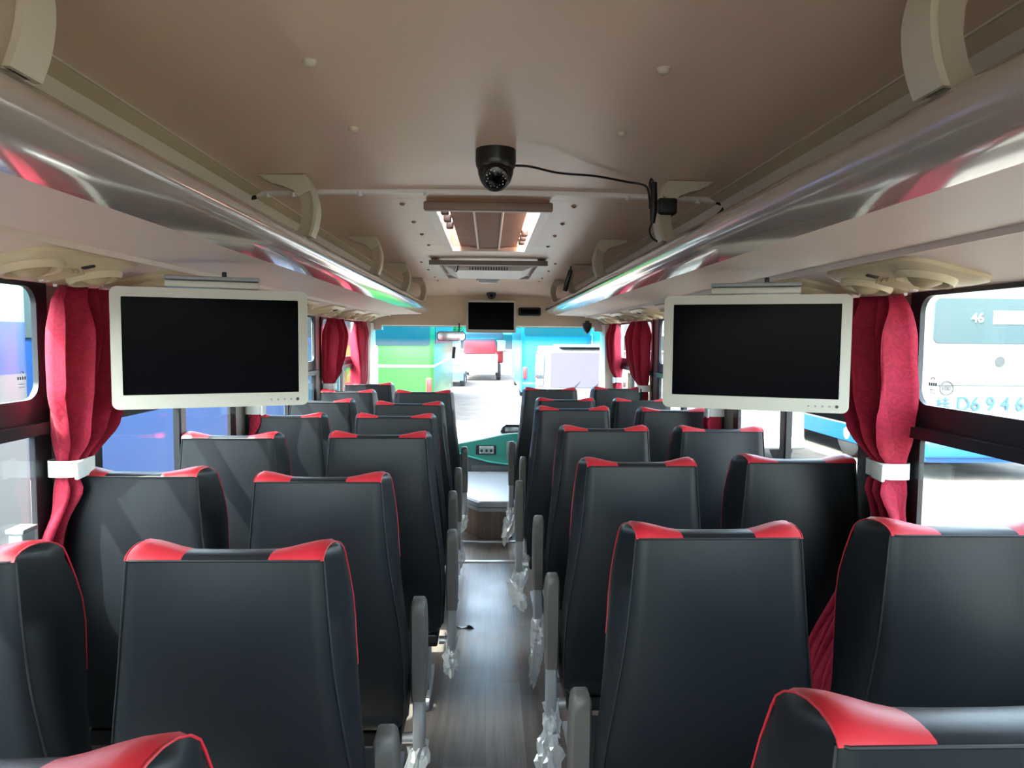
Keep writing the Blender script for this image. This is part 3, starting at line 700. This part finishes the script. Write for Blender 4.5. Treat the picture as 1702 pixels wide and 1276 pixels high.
# ================================================================== CURTAINS
def curtain(side, y0, label, wid=.30, tie=True, flare=.25, seed=0, zb=-.62, toward=1, nf=6, drape=0):
    """gathered cloth hung along the window, y0 is the rear edge; pulled to y0 at the tie"""
    root = thing('curtain', label, 'curtain', (side*1.13, y0, Z(.125)), 0, 'red curtains')
    rnd = random.Random(seed)
    ph = [rnd.uniform(0, 6) for _ in range(6)]
    prof = [(.125, (0.02, wid*.90)), (.08, (-.01, wid)), (.0, (-.02, wid*1.0)), (-.15, (-.02, wid*.86)), (-.25, (0.0, wid*.58)), (-.32, (.02, wid*.37)), (-.36, (.03, wid*.30)), (-.41, (.025, wid*.36)), (-.55, (.0, .15)), (-.75, (-.01, .17)), (-1.08, (-.02, .15+flare))] if tie else \
           [(.125, (0, wid)), (-.15, (.0, wid*.9)), (-.5, (.02, wid*.72)), (-1.08, (.02, wid*.72))]
    def ext(z):
        z = max(prof[-1][0], min(prof[0][0], z))
        for (a, va), (b_, vb) in zip(prof, prof[1:]):
            if b_ <= z <= a:
                t_ = sstep(0, 1, (a-z)/(a-b_)); return va[0]+(vb[0]-va[0])*t_, va[1]+(vb[1]-va[1])*t_
    nz_, nu = 44, 72
    mb = MB(); rows = []
    for j in range(nz_+1):
        z = .125+(zb-.125)*j/nz_; e0, e1 = ext(z); row = []
        squeeze = math.exp(-((z+.36)/.05)**2) if tie else 0
        amp = .038*(1-.55*squeeze)*(0.45+.55*sstep(.125, .0, z))*(1-.6*sstep(-.38, -.5, z))
        for i in range(nu+1):
            u = i/nu
            dn = (amp*math.sin(2*PI*nf*u+ph[0]+.9*math.sin(3*z+ph[1]))+amp*.45*math.sin(2*PI*(nf*.5)*u+ph[2]+2.2*z)+.006*noise.noise(Vector((u*5, z*9, seed))))
            yy = e0+(e1-e0)*u+.010*math.sin(2*PI*nf*u+ph[3])*(1-squeeze)
            bulge = .020*math.sin(PI*u)*sstep(-.36, .0, z)
            row.append((-side*(dn+bulge+.012*(1-squeeze)-.045*sstep(-.38, -.6, z)+drape*sstep(-.42, -1.05, z)), yy*toward, z-.125))
        rows.append(row)
    mb.loft(rows, closed=False)
    o = mb.build('cloth', curt, root, 80)
    md = o.modifiers.new('thick', 'SOLIDIFY'); md.thickness = .0025
    if tie:
        e0, e1 = ext(-.36); c0 = (e0+e1)/2
        tb = MB(); hy = (e1-e0)/2+.012; hx = .042
        band = []
        lo = [(hx*math.copysign(abs(math.cos(a))**.5, math.cos(a)), c0*toward+hy*math.copysign(abs(math.sin(a))**.5, math.sin(a))) for a in [2*PI*k/24 for k in range(24)]]
        li = [(x*.93, c0*toward+(y-c0*toward)*.96) for x, y in lo]
        tb.ring(lo, li, -.485-.022, -.485+.022, 'XY'); tb.build('tieback', tieb, root)['label'] = 'white fabric tieback band'
        MB().rbox((-side*.045, (e0+.012)*toward, -.487), (.012, .055, .048), .004, 2, rx=.08).build('tieback_tab', tieb, root)
    for k in range(4):
        MB().rbox((0, (.03+wid*.8*k/3)*toward, .004), (.012, .010, .016), .003, 2).build('glider', whitep, root)
    return root
for side, nm in ((-1, 'left'), (1, 'right')):
    curtain(side, 1.88 if side < 0 else 1.87, 'red brocade curtain tied back beside the rear %s window, next to hanging monitor' % nm, .41, True, .0 if side < 0 else .05, 1 if side < 0 else 2, -.72 if side < 0 else -1.08, drape=.0 if side < 0 else .21)
    curtain(side, 3.42, 'red brocade curtain tied back on the %s wall behind the hanging monitor' % nm, .32, True, .1, 3 if side < 0 else 4)
    curtain(side, 5.02, 'red curtain tied back on the %s wall, second pillar behind the windscreen' % nm, .50, True, .1, 5 if side < 0 else 6)
    curtain(side, 6.05, 'red curtain hanging beside the %s front pillar of the windscreen' % nm, .42, True if side > 0 else False, .05, 7 if side < 0 else 8)
for side, y_, z_, nm in ((-1, 1.845, Z(-.115), 'left'), (1, 1.845, Z(-.115), 'right')):
    t = thing('glass_stamp', 'tiny dark maker stamp printed low on the rear %s window pane' % nm, 'stamp', (side*1.1845, y_, z_))
    arc = [(0, .008*math.cos(a), .012+.006*math.sin(a)) for a in [PI*k/8 for k in range(9)]]
    MB().tube(arc, .0012, 5).build('arc', mat('stamp_ink', (.03, .03, .04), .6), t)
    for k in range(4): MB().b(-.0005, .0005, -.016+.009*k, -.011+.009*k, -.004, .004).build('stroke', MATS['stamp_ink'], t)
    for k in range(2): MB().b(-.0005, .0005, -.012, .012, -.016-.008*k, -.0145-.008*k).build('line', MATS['stamp_ink'], t)
# orange stickers on the front side windows
for side, nm in ((-1, 'left'), (1, 'right')):
    o = MB().b(*sorted((side*1.1745, side*1.177)), 5.82, 5.92, Z(-.42), Z(-.29)).build('window_sticker', mat('sticker_orange', (.75, .40, .10), .5, var=.5, vscale=60))
    tag(o, 'orange printed sticker on the foremost %s window' % nm, 'sticker')

# ================================================================== DRIVER AREA
t = thing('engine_cover', 'wood sided engine cover with a grey chamfered lid ahead of the aisle', 'engine cover', (0, 5.2, 0))
def octo(x0, x1, y0, y1, c): return [(x0+c, y0), (x1-.02, y0), (x1, y0+.02), (x1, y1), (x0, y1), (x0, y0+c*1.6)]
MB().prism(octo(-.235, .19, .01, 1.18, .18), 0, .205, 'XY').build('box', woodm, t, 0)
MB().prism(octo(-.240, .195, .004, 1.18, .18), .205, .232, 'XY').build('rim', lidm, t, 0)
MB().prism(octo(-.232, .187, .012, 1.18, .18), .232, .240, 'XY').build('seal', blackp, t, 0)
lid = MB(); lid.loft([[(x, y, z) for x, y in octo(-.245+i, .20-i, .0+i, 1.19-i, .18)] for z, i in ((.240, 0), (.270, 0), (.281, .012))]); lid.build('lid', lidm, t, 0)
o = MB().rbox((-.30, 6.10, .235), (.10, .16, .02), .004).b(-.345, -.255, 6.02, 6.18, 0, .225).build('step_box', whitep); tag(o, 'small white box beside the engine cover below the dashboard', 'box')

t = thing('dashboard', 'grey dashboard with a green centre fascia and instrument hood under the windscreen', 'dashboard', (0, 6.5, 0))
tops = [(-1.08, -.96), (-.6, -.965), (-.30, -.945), (-.05, -.885), (.16, -.835), (.45, -.825), (.8, -.84), (1.08, -.86)]
tp = [(p.x, p.z) for p in spline([(x, 0, z) for x, z in tops], 6)]
gt = lambda x: interp([(-1.08, -1.01), (-.35, -.995), (-.05, -.935), (.16, -.888), (.30, -.875), (1.08, -.885)], x)
rows = []
for x, z in tp:
    g = gt(x); rows.append([(x, .0, Z(g-.03)), (x, .0, Z(g)), (x, .02, Z(g+.006)), (x, .10, Z((z+g)/2)), (x, .19, Z(z-.006)), (x, .22, Z(z)), (x, .30, Z(z-.01)), (x, .52, Z(-.99)), (x, .52, Z(-1.1)), (x, .1, Z(-1.1))])
MB().loft(rows).build('cowl', dashl, t, 50)
gb = lambda x: interp([(-1.08, -1.04), (-.35, -1.04), (-.18, -1.095), (0, -1.145), (.16, -1.168), (.5, -1.168), (1.08, -1.15)], x)
rows = []
for i in range(29):
    x = -.34+1.02*i/28; rows.append([(x, -.016, Z(gt(x)-.008)), (x, -.016, Z(gb(x)+.006)), (x, .03, Z(gb(x)+.006)), (x, .03, Z(gt(x)-.008))])
MB().loft(rows).build('green_fascia', dashg, t, 50)
MB().tube([(-.34+1.02*i/28, -.016, Z(gb(-.34+1.02*i/28))) for i in range(29)], .008, 8).build('fascia_trim', mat('trim_teal', (.08, .45, .38), .3), t)
MB().tube([(-.34+1.02*i/28, -.014, Z(gt(-.34+1.02*i/28)-.003)) for i in range(29)], .007, 8).build('fascia_trim', mat('trim_pale', (.5, .72, .68), .3), t)
MB().b(-1.08, 1.08, .0, .3, .0, Z(-1.10)).build('lower_panel', dashd, t)
MB().rbox((.1, -.004, Z(-1.215)), (.5, .012, .06), .004).build('glove_flap', mat('dash_mid', (.07, .08, .09), .45), t)
rad = MB().rbox((-.015, -.022, Z(-1.035)), (.185, .02, .085), .005).build('radio', blackp, t)
MB().rbox((-.01, -.033, Z(-1.033)), (.135, .006, .07), .003).build('radio_panel', mat('radio_grey', (.30, .36, .35), .35, metal=.3), rad)
for dx in (-.045, 0, .042): MB().cyl((-.01+dx, -.040, Z(-1.040)), .013, .014, 'Y', 14).build('knob', blackp, rad)
for dx, dz in ((-.058, .026), (.05, .026), (-.058, -.026), (.05, -.026)): MB().cyl((-.01+dx, -.038, Z(-1.033+dz)), .005, .006, 'Y', 10).build('screw', whitep, rad)
MB().rbox((.235, -.02, Z(-1.04)), (.13, .012, .17), .006).build('switch_plate', mat('dash_greygreen', (.12, .22, .2), .4), t)
for ix in range(3):
    for iz in range(2): MB().rbox((.20+.035*ix, -.030, Z(-1.00-.075*iz)), (.026, .012, .035), .003).build('rocker_switch', dashl if iz == 0 else blackp, t)
MB().loft([[(x, y, Z(-.875+zz)) for x, y, zz in ((.115, .0, -.0), (.135, .0, .045), (.17, .0, .072), (.56, .0, .072), (.60, .0, .05), (.61, .0, .0))], [(x, y, Z(-.875+zz)) for x, y, zz in ((.115, .16, -.0), (.135, .16, .045), (.17, .16, .072), (.56, .16, .072), (.60, .16, .05), (.61, .16, .0))]]).build('instrument_hood', blackp, t, 30)
MB().rbox((.36, -.004, Z(-.848)), (.40, .006, .04), .003).build('instrument_glass', mat('dial', (.25, .26, .26), .15, var=.9, vscale=18), t)
t = thing('steering_wheel', 'black steering wheel in front of the instrument hood', 'steering wheel', (.58, 6.28, Z(-.98)))
tl = Matrix.Rotation(math.radians(50), 3, 'X')
MB().tube([tl @ Vector((.21*math.cos(a), .21*math.sin(a), 0)) for a in [2*PI*k/32 for k in range(33)]], .014, 8, caps=False).build('rim', blackp, t)
for a in (0, 2.1, 4.2): MB().tube([(0, 0, 0), tl @ Vector((.205*math.cos(a), .205*math.sin(a), 0))], .012, 6).build('spoke', blackp, t)
MB().tube([tl @ Vector((0, 0, .02)), tl @ Vector((0, 0, -.2))], [.05, .035], 14).build('hub', blackp, t)

t = thing('rearview_mirror', 'long interior rear view mirror hanging on a stalk behind the windscreen', 'mirror', (-.345, 6.66, Z(.095)))
MB().tube([(.07, .03, .03), (.07, .02, -.03), (.06, .01, -.09)], .006).build('stalk', blackp, t)
MB().prism(rrect(-.135, .135, -.135, -.045, .035, 6), -.008, .012, 'XZ').build('shell', blackp, t)
mm = MB(); mm.prism(rrect(-.128, .128, -.13, -.05, .033, 6), -.011, -.008, 'XZ'); o = mm.build('mirror_glass', MATS['mirror'], t)
t.rotation_euler = (math.radians(1.5), 0, math.radians(-1))
t = thing('air_freshener', 'small dark tag hanging in the windscreen below the mirror', 'tag', (-.325, 6.72, Z(-.10)))
MB().tube([(0, 0, .0), (0, 0, .14)], .002, 5).build('string', blackp, t); MB().rbox((0, 0, -.05), (.03, .004, .11), .001, ry=.1).build('tag_body', dashd, t)

# ================================================================== OUTSIDE
g = MB(); g.b(-60, 60, -40, 110, GR-.2, GR); struct(g.build('ground', sand))
def paint(name, col): return mat('paint_'+name, col, .32, coat=.1)
tint_glass = mat('tinted_bus_glass', (.032, .052, .056), .12, spec=.25)
dark_glass = mat('dark_bus_glass', (.035, .045, .05), .12, spec=.25)
tyre = mat('tyre', (.02, .02, .022), .8)
hub = mat('hubcap', (.45, .45, .44), .4, metal=.4)
def wheel(parent, x, y, side, r=.48):
    w_ = MB().lathe([(.22, -.13), (r-.06, -.13), (r, -.09), (r, .09), (r-.06, .13), (.22, .13)], (x, y, r), 28, 'X').build('tyre', tyre, parent)
    MB().lathe([(.02, side*.16), (.10, side*.15), (.20, side*.11), (.24, side*.13), (.25, 0)], (x, y, r), 20, 'X').build('wheel_hub', hub, w_)
def coach(name, label, cat, x0, x1, y0, y1, h, bands, glassm, win_z, rear_win=None, clear=.32, r=.18, nwin=7, axles=(.2, .78), face=None):
    """bands: list of (z0, z1, material) around the body, heights above ground"""
    t = thing(name, label, cat, ((x0+x1)/2, (y0+y1)/2, GR))
    hx, hy = (x1-x0)/2, (y1-y0)/2
    for k, (z0, z1, m_) in enumerate(bands):
        rings = []
        top = k == len(bands)-1
        zs = [z0, z1] if not top else [z0, h-.35, h-.2, h-.08, h]
        for z in zs:
            ins = 0 if not top or z < h-.3 else {h-.2: .03, h-.08: .12, h: .34}.get(z, 0)
            rings.append([(px, py, z) for px, py in rrect(-hx+ins, hx-ins, -hy+ins, hy-ins, r, 4)])
        MB().loft(rings).build('body_panel', m_, t, 30)
    wl = (2*hy-.9)/nwin
    for sx in (-1, 1):
        for k in range(nwin):
            ya = -hy+.45+wl*k+.03; yb = ya+wl-.06
            MB().prism(rrect(ya, yb, win_z[0], win_z[1], .06, 4), *sorted((sx*(hx-.01), sx*(hx+.015))), 'YZ').build('side_window', glassm, t, 20)
        for a in axles: wheel(t, sx*(hx-.14), -hy+2*hy*a, sx)
    for sy in (-1, 1):
        rw_ = rear_win or (win_z[0], win_z[1])
        MB().prism(rrect(-hx+.1, hx-.1, rw_[0], rw_[1], .1, 5), *sorted((sy*(hy-.01), sy*(hy+.02))), 'XZ').build('end_window', glassm, t, 20)
        MB().rbox((0, sy*(hy+.02), clear+.22), (2*hx-.05, .12, .3), .05).build('bumper', bands[0][2], t)
        for sx in (-1, 1):
            MB().rbox((sx*(hx-.13), sy*(hy+.01), 1.05), (.14, .05, .42), .03).build('lamp_cluster', mat('lamp_red', (.6, .03, .03), .3) if sy < 0 else whitep, t)
    MB().rbox((0, .1*hy, h+.08), (1.6*hx, .5*hy, .2), .08).build('roof_unit', whitep, t)
    return t
WHITE = paint('white', (.12, .12, .12)); BLUE = paint('blue', (.004, .04, .15)); CYANB = paint('sky_blue', (.006, .07, .21)); GREEN = paint('green', (.018, .125, .016))
PALE = paint('pale_blue', (.14, .24, .29)); GREY = paint('grey', (.25, .26, .28)); REDP = paint('red', (.19, .008, .013))
# left row: a white and blue coach alongside, then a blue coach ahead of it
coach('coach', 'white coach with a blue belt line parked alongside the left windows', 'bus', -6.0, -3.45, -6.0, 5.55, 3.2,
      [(.32, 2.1, WHITE), (2.1, 2.48, BLUE), (2.48, 3.2, PALE)], tint_glass, (2.52, 2.95), nwin=9, axles=(.16, .72))
coach('coach', 'deep blue coach parked alongside the left windows, ahead of the white one', 'bus', -6.0, -3.45, 6.25, 17.5, 3.2,
      [(.32, 2.1, BLUE), (2.1, 2.3, BLUE), (2.3, 3.2, CYANB)], tint_glass, (2.36, 2.95), nwin=8)
coach('city_bus', 'green bus parked ahead on the left, seen through the windscreen', 'bus', -4.2, -1.50, 19.5, 30, 3.3,
      [(.3, 1.55, GREEN), (1.55, 1.62, GREY), (1.62, 3.3, GREEN)], dark_glass, (2.2, 3.0), rear_win=(2.15, 3.12), nwin=8)
coach('city_bus', 'bright blue bus parked behind the white van ahead on the right', 'bus', 1.25, 3.9, 27, 38, 3.3,
      [(.3, 1.9, CYANB), (1.9, 3.3, CYANB)], tint_glass, (2.3, 3.0), rear_win=(2.45, 2.95), nwin=8)
# white coach seen from behind through the right window, with its registration painted on the tail
wc = coach('coach', 'white coach with registration number on its tail, outside the right window', 'bus', 7.42, 9.97, 11.8, 23.5, 3.4,
           [(.32, .66, CYANB), (.66, 2.0, WHITE), (2.0, 3.4, WHITE)], tint_glass, (2.3, 3.0), rear_win=(2.36, 3.12), nwin=9, axles=(.22, .75))
wy = -(23.5-11.8)/2; wx = -(9.97-7.42)/2
MB().rbox((0, wy-.002, 1.68), (2.5, .02, .07), .005).build('tail_seam', mat('seam_grey', (.09, .09, .09), .5), wc)
MB().rbox((0, wy-.01, .50), (2.5, .03, .30), .01).build('tail_stripe', CYANB, wc)
MB().lathe([(.001, .03), (.05, .03), (.075, .02), (.085, 0)], (wx+1.26, wy-.03, 2.06), 24, 'Y').build('badge', mat('badge_grey', (.03, .03, .032), .4), wc)
txm = mat('letter_blue', (.008, .05, .16), .6); txk = mat('letter_black', (.03, .03, .03), .5)
def text(s_, size, loc, m_, parent, name='lettering', thick=.004):
    cu = bpy.data.curves.new(name, 'FONT'); cu.body = s_; cu.size = size; cu.align_x = 'LEFT'; cu.extrude = thick
    o = bpy.data.objects.new(name, cu); C.objects.link(o)
    dg = bpy.context.evaluated_depsgraph_get(); me = bpy.data.meshes.new_from_object(o.evaluated_get(dg)); bpy.data.objects.remove(o)
    me.materials.append(m_) if not me.materials else None
    o = link(name, me, parent, loc); o.rotation_euler = (PI/2, 0, 0); return o
for k, ch in enumerate('桂D6946'):
    text(ch, .34 if k else .27, (wx+(.27 if k else .17)+.258*k-(.0 if k else 0), wy-.022, 1.22), txm, wc, 'registration_character')
cir = lambda r_: [(wx+.36+r_*math.cos(2*PI*k/28), 1.60+r_*math.sin(2*PI*k/28)) for k in range(28)]
MB().ring(cir(.125), cir(.108), wy-.024, wy-.018, 'XZ').build('speed_ring', txk, wc)
text('100', .11, (wx+.265, wy-.022, 1.563), txk, wc, 'speed_lettering')
text('46', .22, (wx+.72, wy-.03, 2.72), whitep, wc, 'window_lettering')
MB().rbox((wx+1.42, wy-.022, 2.80), (.62, .012, .22), .004).build('route_card', whitep, wc)
# car glass mark on the rear left window: a small printed stamp
# white van with big windscreen, ahead on the right
def van(label, loc, rz, L=4.8, W_=1.85, H=2.05, m_=WHITE):
    t = thing('van', label, 'van', loc, rz)
    # side profile, front at -y (towards us)
    P = [(-L/2, .35), (-L/2-.03, .75), (-L/2+.12, 1.02), (-L/2+.55, 1.12), (-L/2+1.15, H-.10), (-L/2+1.45, H), (L/2-.15, H), (L/2, H-.2), (L/2, .35)]
    rings = []
    for x, ins in ((-W_/2, .06), (-W_/2+.05, .0), (W_/2-.05, .0), (W_/2, .06)):
        rings.append([(x*(1-.06*sstep(1.1, H, z)), y*(1-ins*.1), z-(ins if z > 1.5 else 0)) for y, z in P])
    MB().loft(rings).build('body', m_, t, 35)
    # windscreen follows the slope
    n_ = Vector((0, -(H-1.22), .6)).normalized()
    a = Vector((0, -L/2+.57, 1.15)); b_ = Vector((0, -L/2+1.13, H-.14))
    mb = MB(); mb.loft([[a+Vector((-W_/2+.10, 0, 0))+n_*.015, a+Vector((W_/2-.10, 0, 0))+n_*.015, b_+Vector((W_/2-.16, 0, 0))+n_*.015, b_+Vector((-W_/2+.16, 0, 0))+n_*.015],
                        [a+Vector((-W_/2+.10, 0, 0))-n_*.02, a+Vector((W_/2-.10, 0, 0))-n_*.02, b_+Vector((W_/2-.16, 0, 0))-n_*.02, b_+Vector((-W_/2+.16, 0, 0))-n_*.02]])
    mb.build('windscreen', mat('van_glass', (.027, .025, .032), .15, spec=.2), t, 0)
    for dx in (-.25, .25): MB().tube([a+Vector((dx, -.03, .02)), a+Vector((dx+.35, .22, .30))], .012, 5).build('wiper', blackp, t)
    MB().rbox((0, L/2+.005, 1.5), (W_-.35, .03, .55), .05).build('rear_window', tint_glass, t)
    for sx in (-1, 1):
        MB().rbox((sx*(W_/2-.22), -L/2+.0, .82), (.3, .14, .16), .05).build('headlamp', mat('lamp_clear', (.7, .72, .75), .1), t)
        MB().rbox((sx*(W_/2-.07), L/2, 1.35), (.12, .06, .5), .03).build('tail_lamp', mat('lamp_red', (.6, .03, .03), .3), t)
        for y0, y1 in ((-L/2+1.35, -L/2+2.3), (-L/2+2.4, -L/2+3.4), (-L/2+3.5, L/2-.3)):
            MB().prism(rrect(y0, y1, 1.2, H-.2, .06, 4), *sorted((sx*(W_/2-.06), sx*(W_/2-.002))), 'YZ').build('side_window', tint_glass, t, 20)
        for y in (-L/2+.85, L/2-.8): wheel(t, sx*(W_/2-.12), y, sx, .33)
        MB().rbox((sx*(W_/2+.10), -L/2+1.0, 1.25), (.16, .08, .2), .03).build('wing_mirror', m_, t)
    MB().rbox((0, -L/2-.03, .45), (W_-.04, .12, .26), .05).build('bumper', m_, t)
    MB().rbox((0, L/2+.02, .48), (W_-.04, .10, .22), .04).build('rear_bumper', GREY, t)
    MB().rbox((0, -.3, H+.03), (W_*.6, L*.4, .06), .02).build('roof_rack', m_, t)
    return t
van('white van with a large windscreen parked facing the bus, ahead on the right', (2.38, 19.4, GR), 0, 4.8, 1.9, 2.15)
van('white van seen from behind with red tail lamps, beside the white coach', (5.0, 15.4, GR), PI, 4.8, 1.85, 2.0)
# red lorry far ahead
t = thing('lorry', 'red lorry with a grey bed parked far ahead down the yard', 'lorry', (-.15, 42, GR))
MB().rbox((-.35, -1, .95), (2.0, 4.4, 1.0), .04).build('bed', GREY, t); MB().rbox((-.1, 2.4, 1.75), (2.3, 2.0, 1.9), .12).build('cab', REDP, t)
MB().rbox((-.35, -1.5, 1.9), (1.75, 3.0, .85), .05).build('load_cover', REDP, t); MB().rbox((.85, -.8, 1.9), (.5, 4.2, .6), .05).build('white_panel', WHITE, t)
MB().rbox((-.1, 1.39, 2.1), (1.8, .04, .6), .02).build('cab_window', dark_glass, t)
for sx in (-1, 1):
    for y in (-2.2, 2.4): wheel(t, sx*.95-.25, y, sx, .46)
# blue car beside the green bus
t = thing('car', 'small pale blue car parked beyond the green bus', 'car', (-2.05, 36, GR))
P = [(-2, .3), (-2.05, .7), (-1.7, .9), (-1.1, .98), (-.6, 1.42), (.8, 1.45), (1.4, 1.0), (2.0, .92), (2.05, .35)]
MB().prism(P, -.85, .85, 'YZ').build('body', paint('lightblue', (.07, .15, .30)), t, 30)
MB().loft([[(-.7, -1.12, 1.0), (.7, -1.12, 1.0), (.62, -.66, 1.38), (-.62, -.66, 1.38)], [(-.7, -1.06, .98), (.7, -1.06, .98), (.62, -.6, 1.36), (-.62, -.6, 1.36)]]).build('windscreen', tint_glass, t, 0)
for sx in (-1, 1):
    for y in (-1.3, 1.3): wheel(t, sx*.78, y, sx, .31)
# far buildings and trees
def building(label, x0, x1, y0, y1, h, m_, nx, nz_):
    t = thing('warehouse', label, 'building', ((x0+x1)/2, y0, GR))
    wd = x1-x0; MB().b(-wd/2, wd/2, 0, y1-y0, 0, h).build('walls', m_, t, 0)
    MB().loft([[(-wd/2-.3, -.3, h), (wd/2+.3, -.3, h), (wd/2+.3, y1-y0, h), (-wd/2-.3, y1-y0, h)], [(-wd/2-.3, -.3, h+.25), (wd/2+.3, -.3, h+.25), (wd/2+.3, y1-y0, h+.9), (-wd/2-.3, y1-y0, h+.9)]]).build('roof', GREY, t, 0)
    for i in range(nx):
        for k in range(nz_):
            x = -wd/2+wd*(i+.5)/nx; z = h*(k+.55)/nz_
            f_ = MB().rbox((x, -.03, z), (wd/nx*.6, .12, h/nz_*.5), .02, 1).build('window', whitep, t); MB().rbox((x, -.10, z), (wd/nx*.52, .04, h/nz_*.42), .01, 1).build('pane', dark_glass, f_)
building('long pale grey warehouse far ahead beyond the parked vehicles', -22, 22, 70, 82, 7, mat('render_grey', (.11, .11, .115), .9, var=.08), 12, 2)
building('low cream building far to the right of the yard', 20, 34, 30, 60, 6, mat('render_cream', (.16, .15, .13), .9, var=.08), 5, 2)
leafm = mat('leaf', (.10, .22, .04), .6, var=.4, vscale=6)
def tree(label, x, y, h, seed):
    rnd = random.Random(seed)
    t = thing('tree', label, 'tree', (x, y, GR), 0, 'trees across the yard')
    MB().tube([(0, 0, 0), (.1, .05, h*.4), (.05, 0, h*.7)], [.18, .13, .06], 8).build('trunk', mat('bark', (.12, .09, .06), .9), t)
    mb = MB()
    for k in range(1600):
        a = rnd.uniform(0, 2*PI); u = rnd.uniform(-1, 1); rr = (rnd.random()**.4)
        p = Vector((math.cos(a)*math.sqrt(1-u*u)*rr*h*.28, math.sin(a)*math.sqrt(1-u*u)*rr*h*.28, h*.66+u*rr*h*.34))
        d1 = Vector((rnd.uniform(-1, 1), rnd.uniform(-1, 1), rnd.uniform(-1, 1))).normalized(); d2 = d1.orthogonal().normalized(); s_ = rnd.uniform(.12, .22)
        mb.add([p-d1*s_, p+d2*s_*.5, p+d1*s_, p-d2*s_*.5], [(0, 1, 2, 3)])
    o = mb.build('foliage', leafm, t, 0); o['kind'] = 'stuff'
tree('leafy tree standing behind the red lorry', 3.0, 50, 5.5, 1)
tree('leafy tree between the green bus and the warehouse', -3.2, 52, 6.0, 2)
tree('leafy tree beside the low cream building', 17, 38, 6.5, 3)
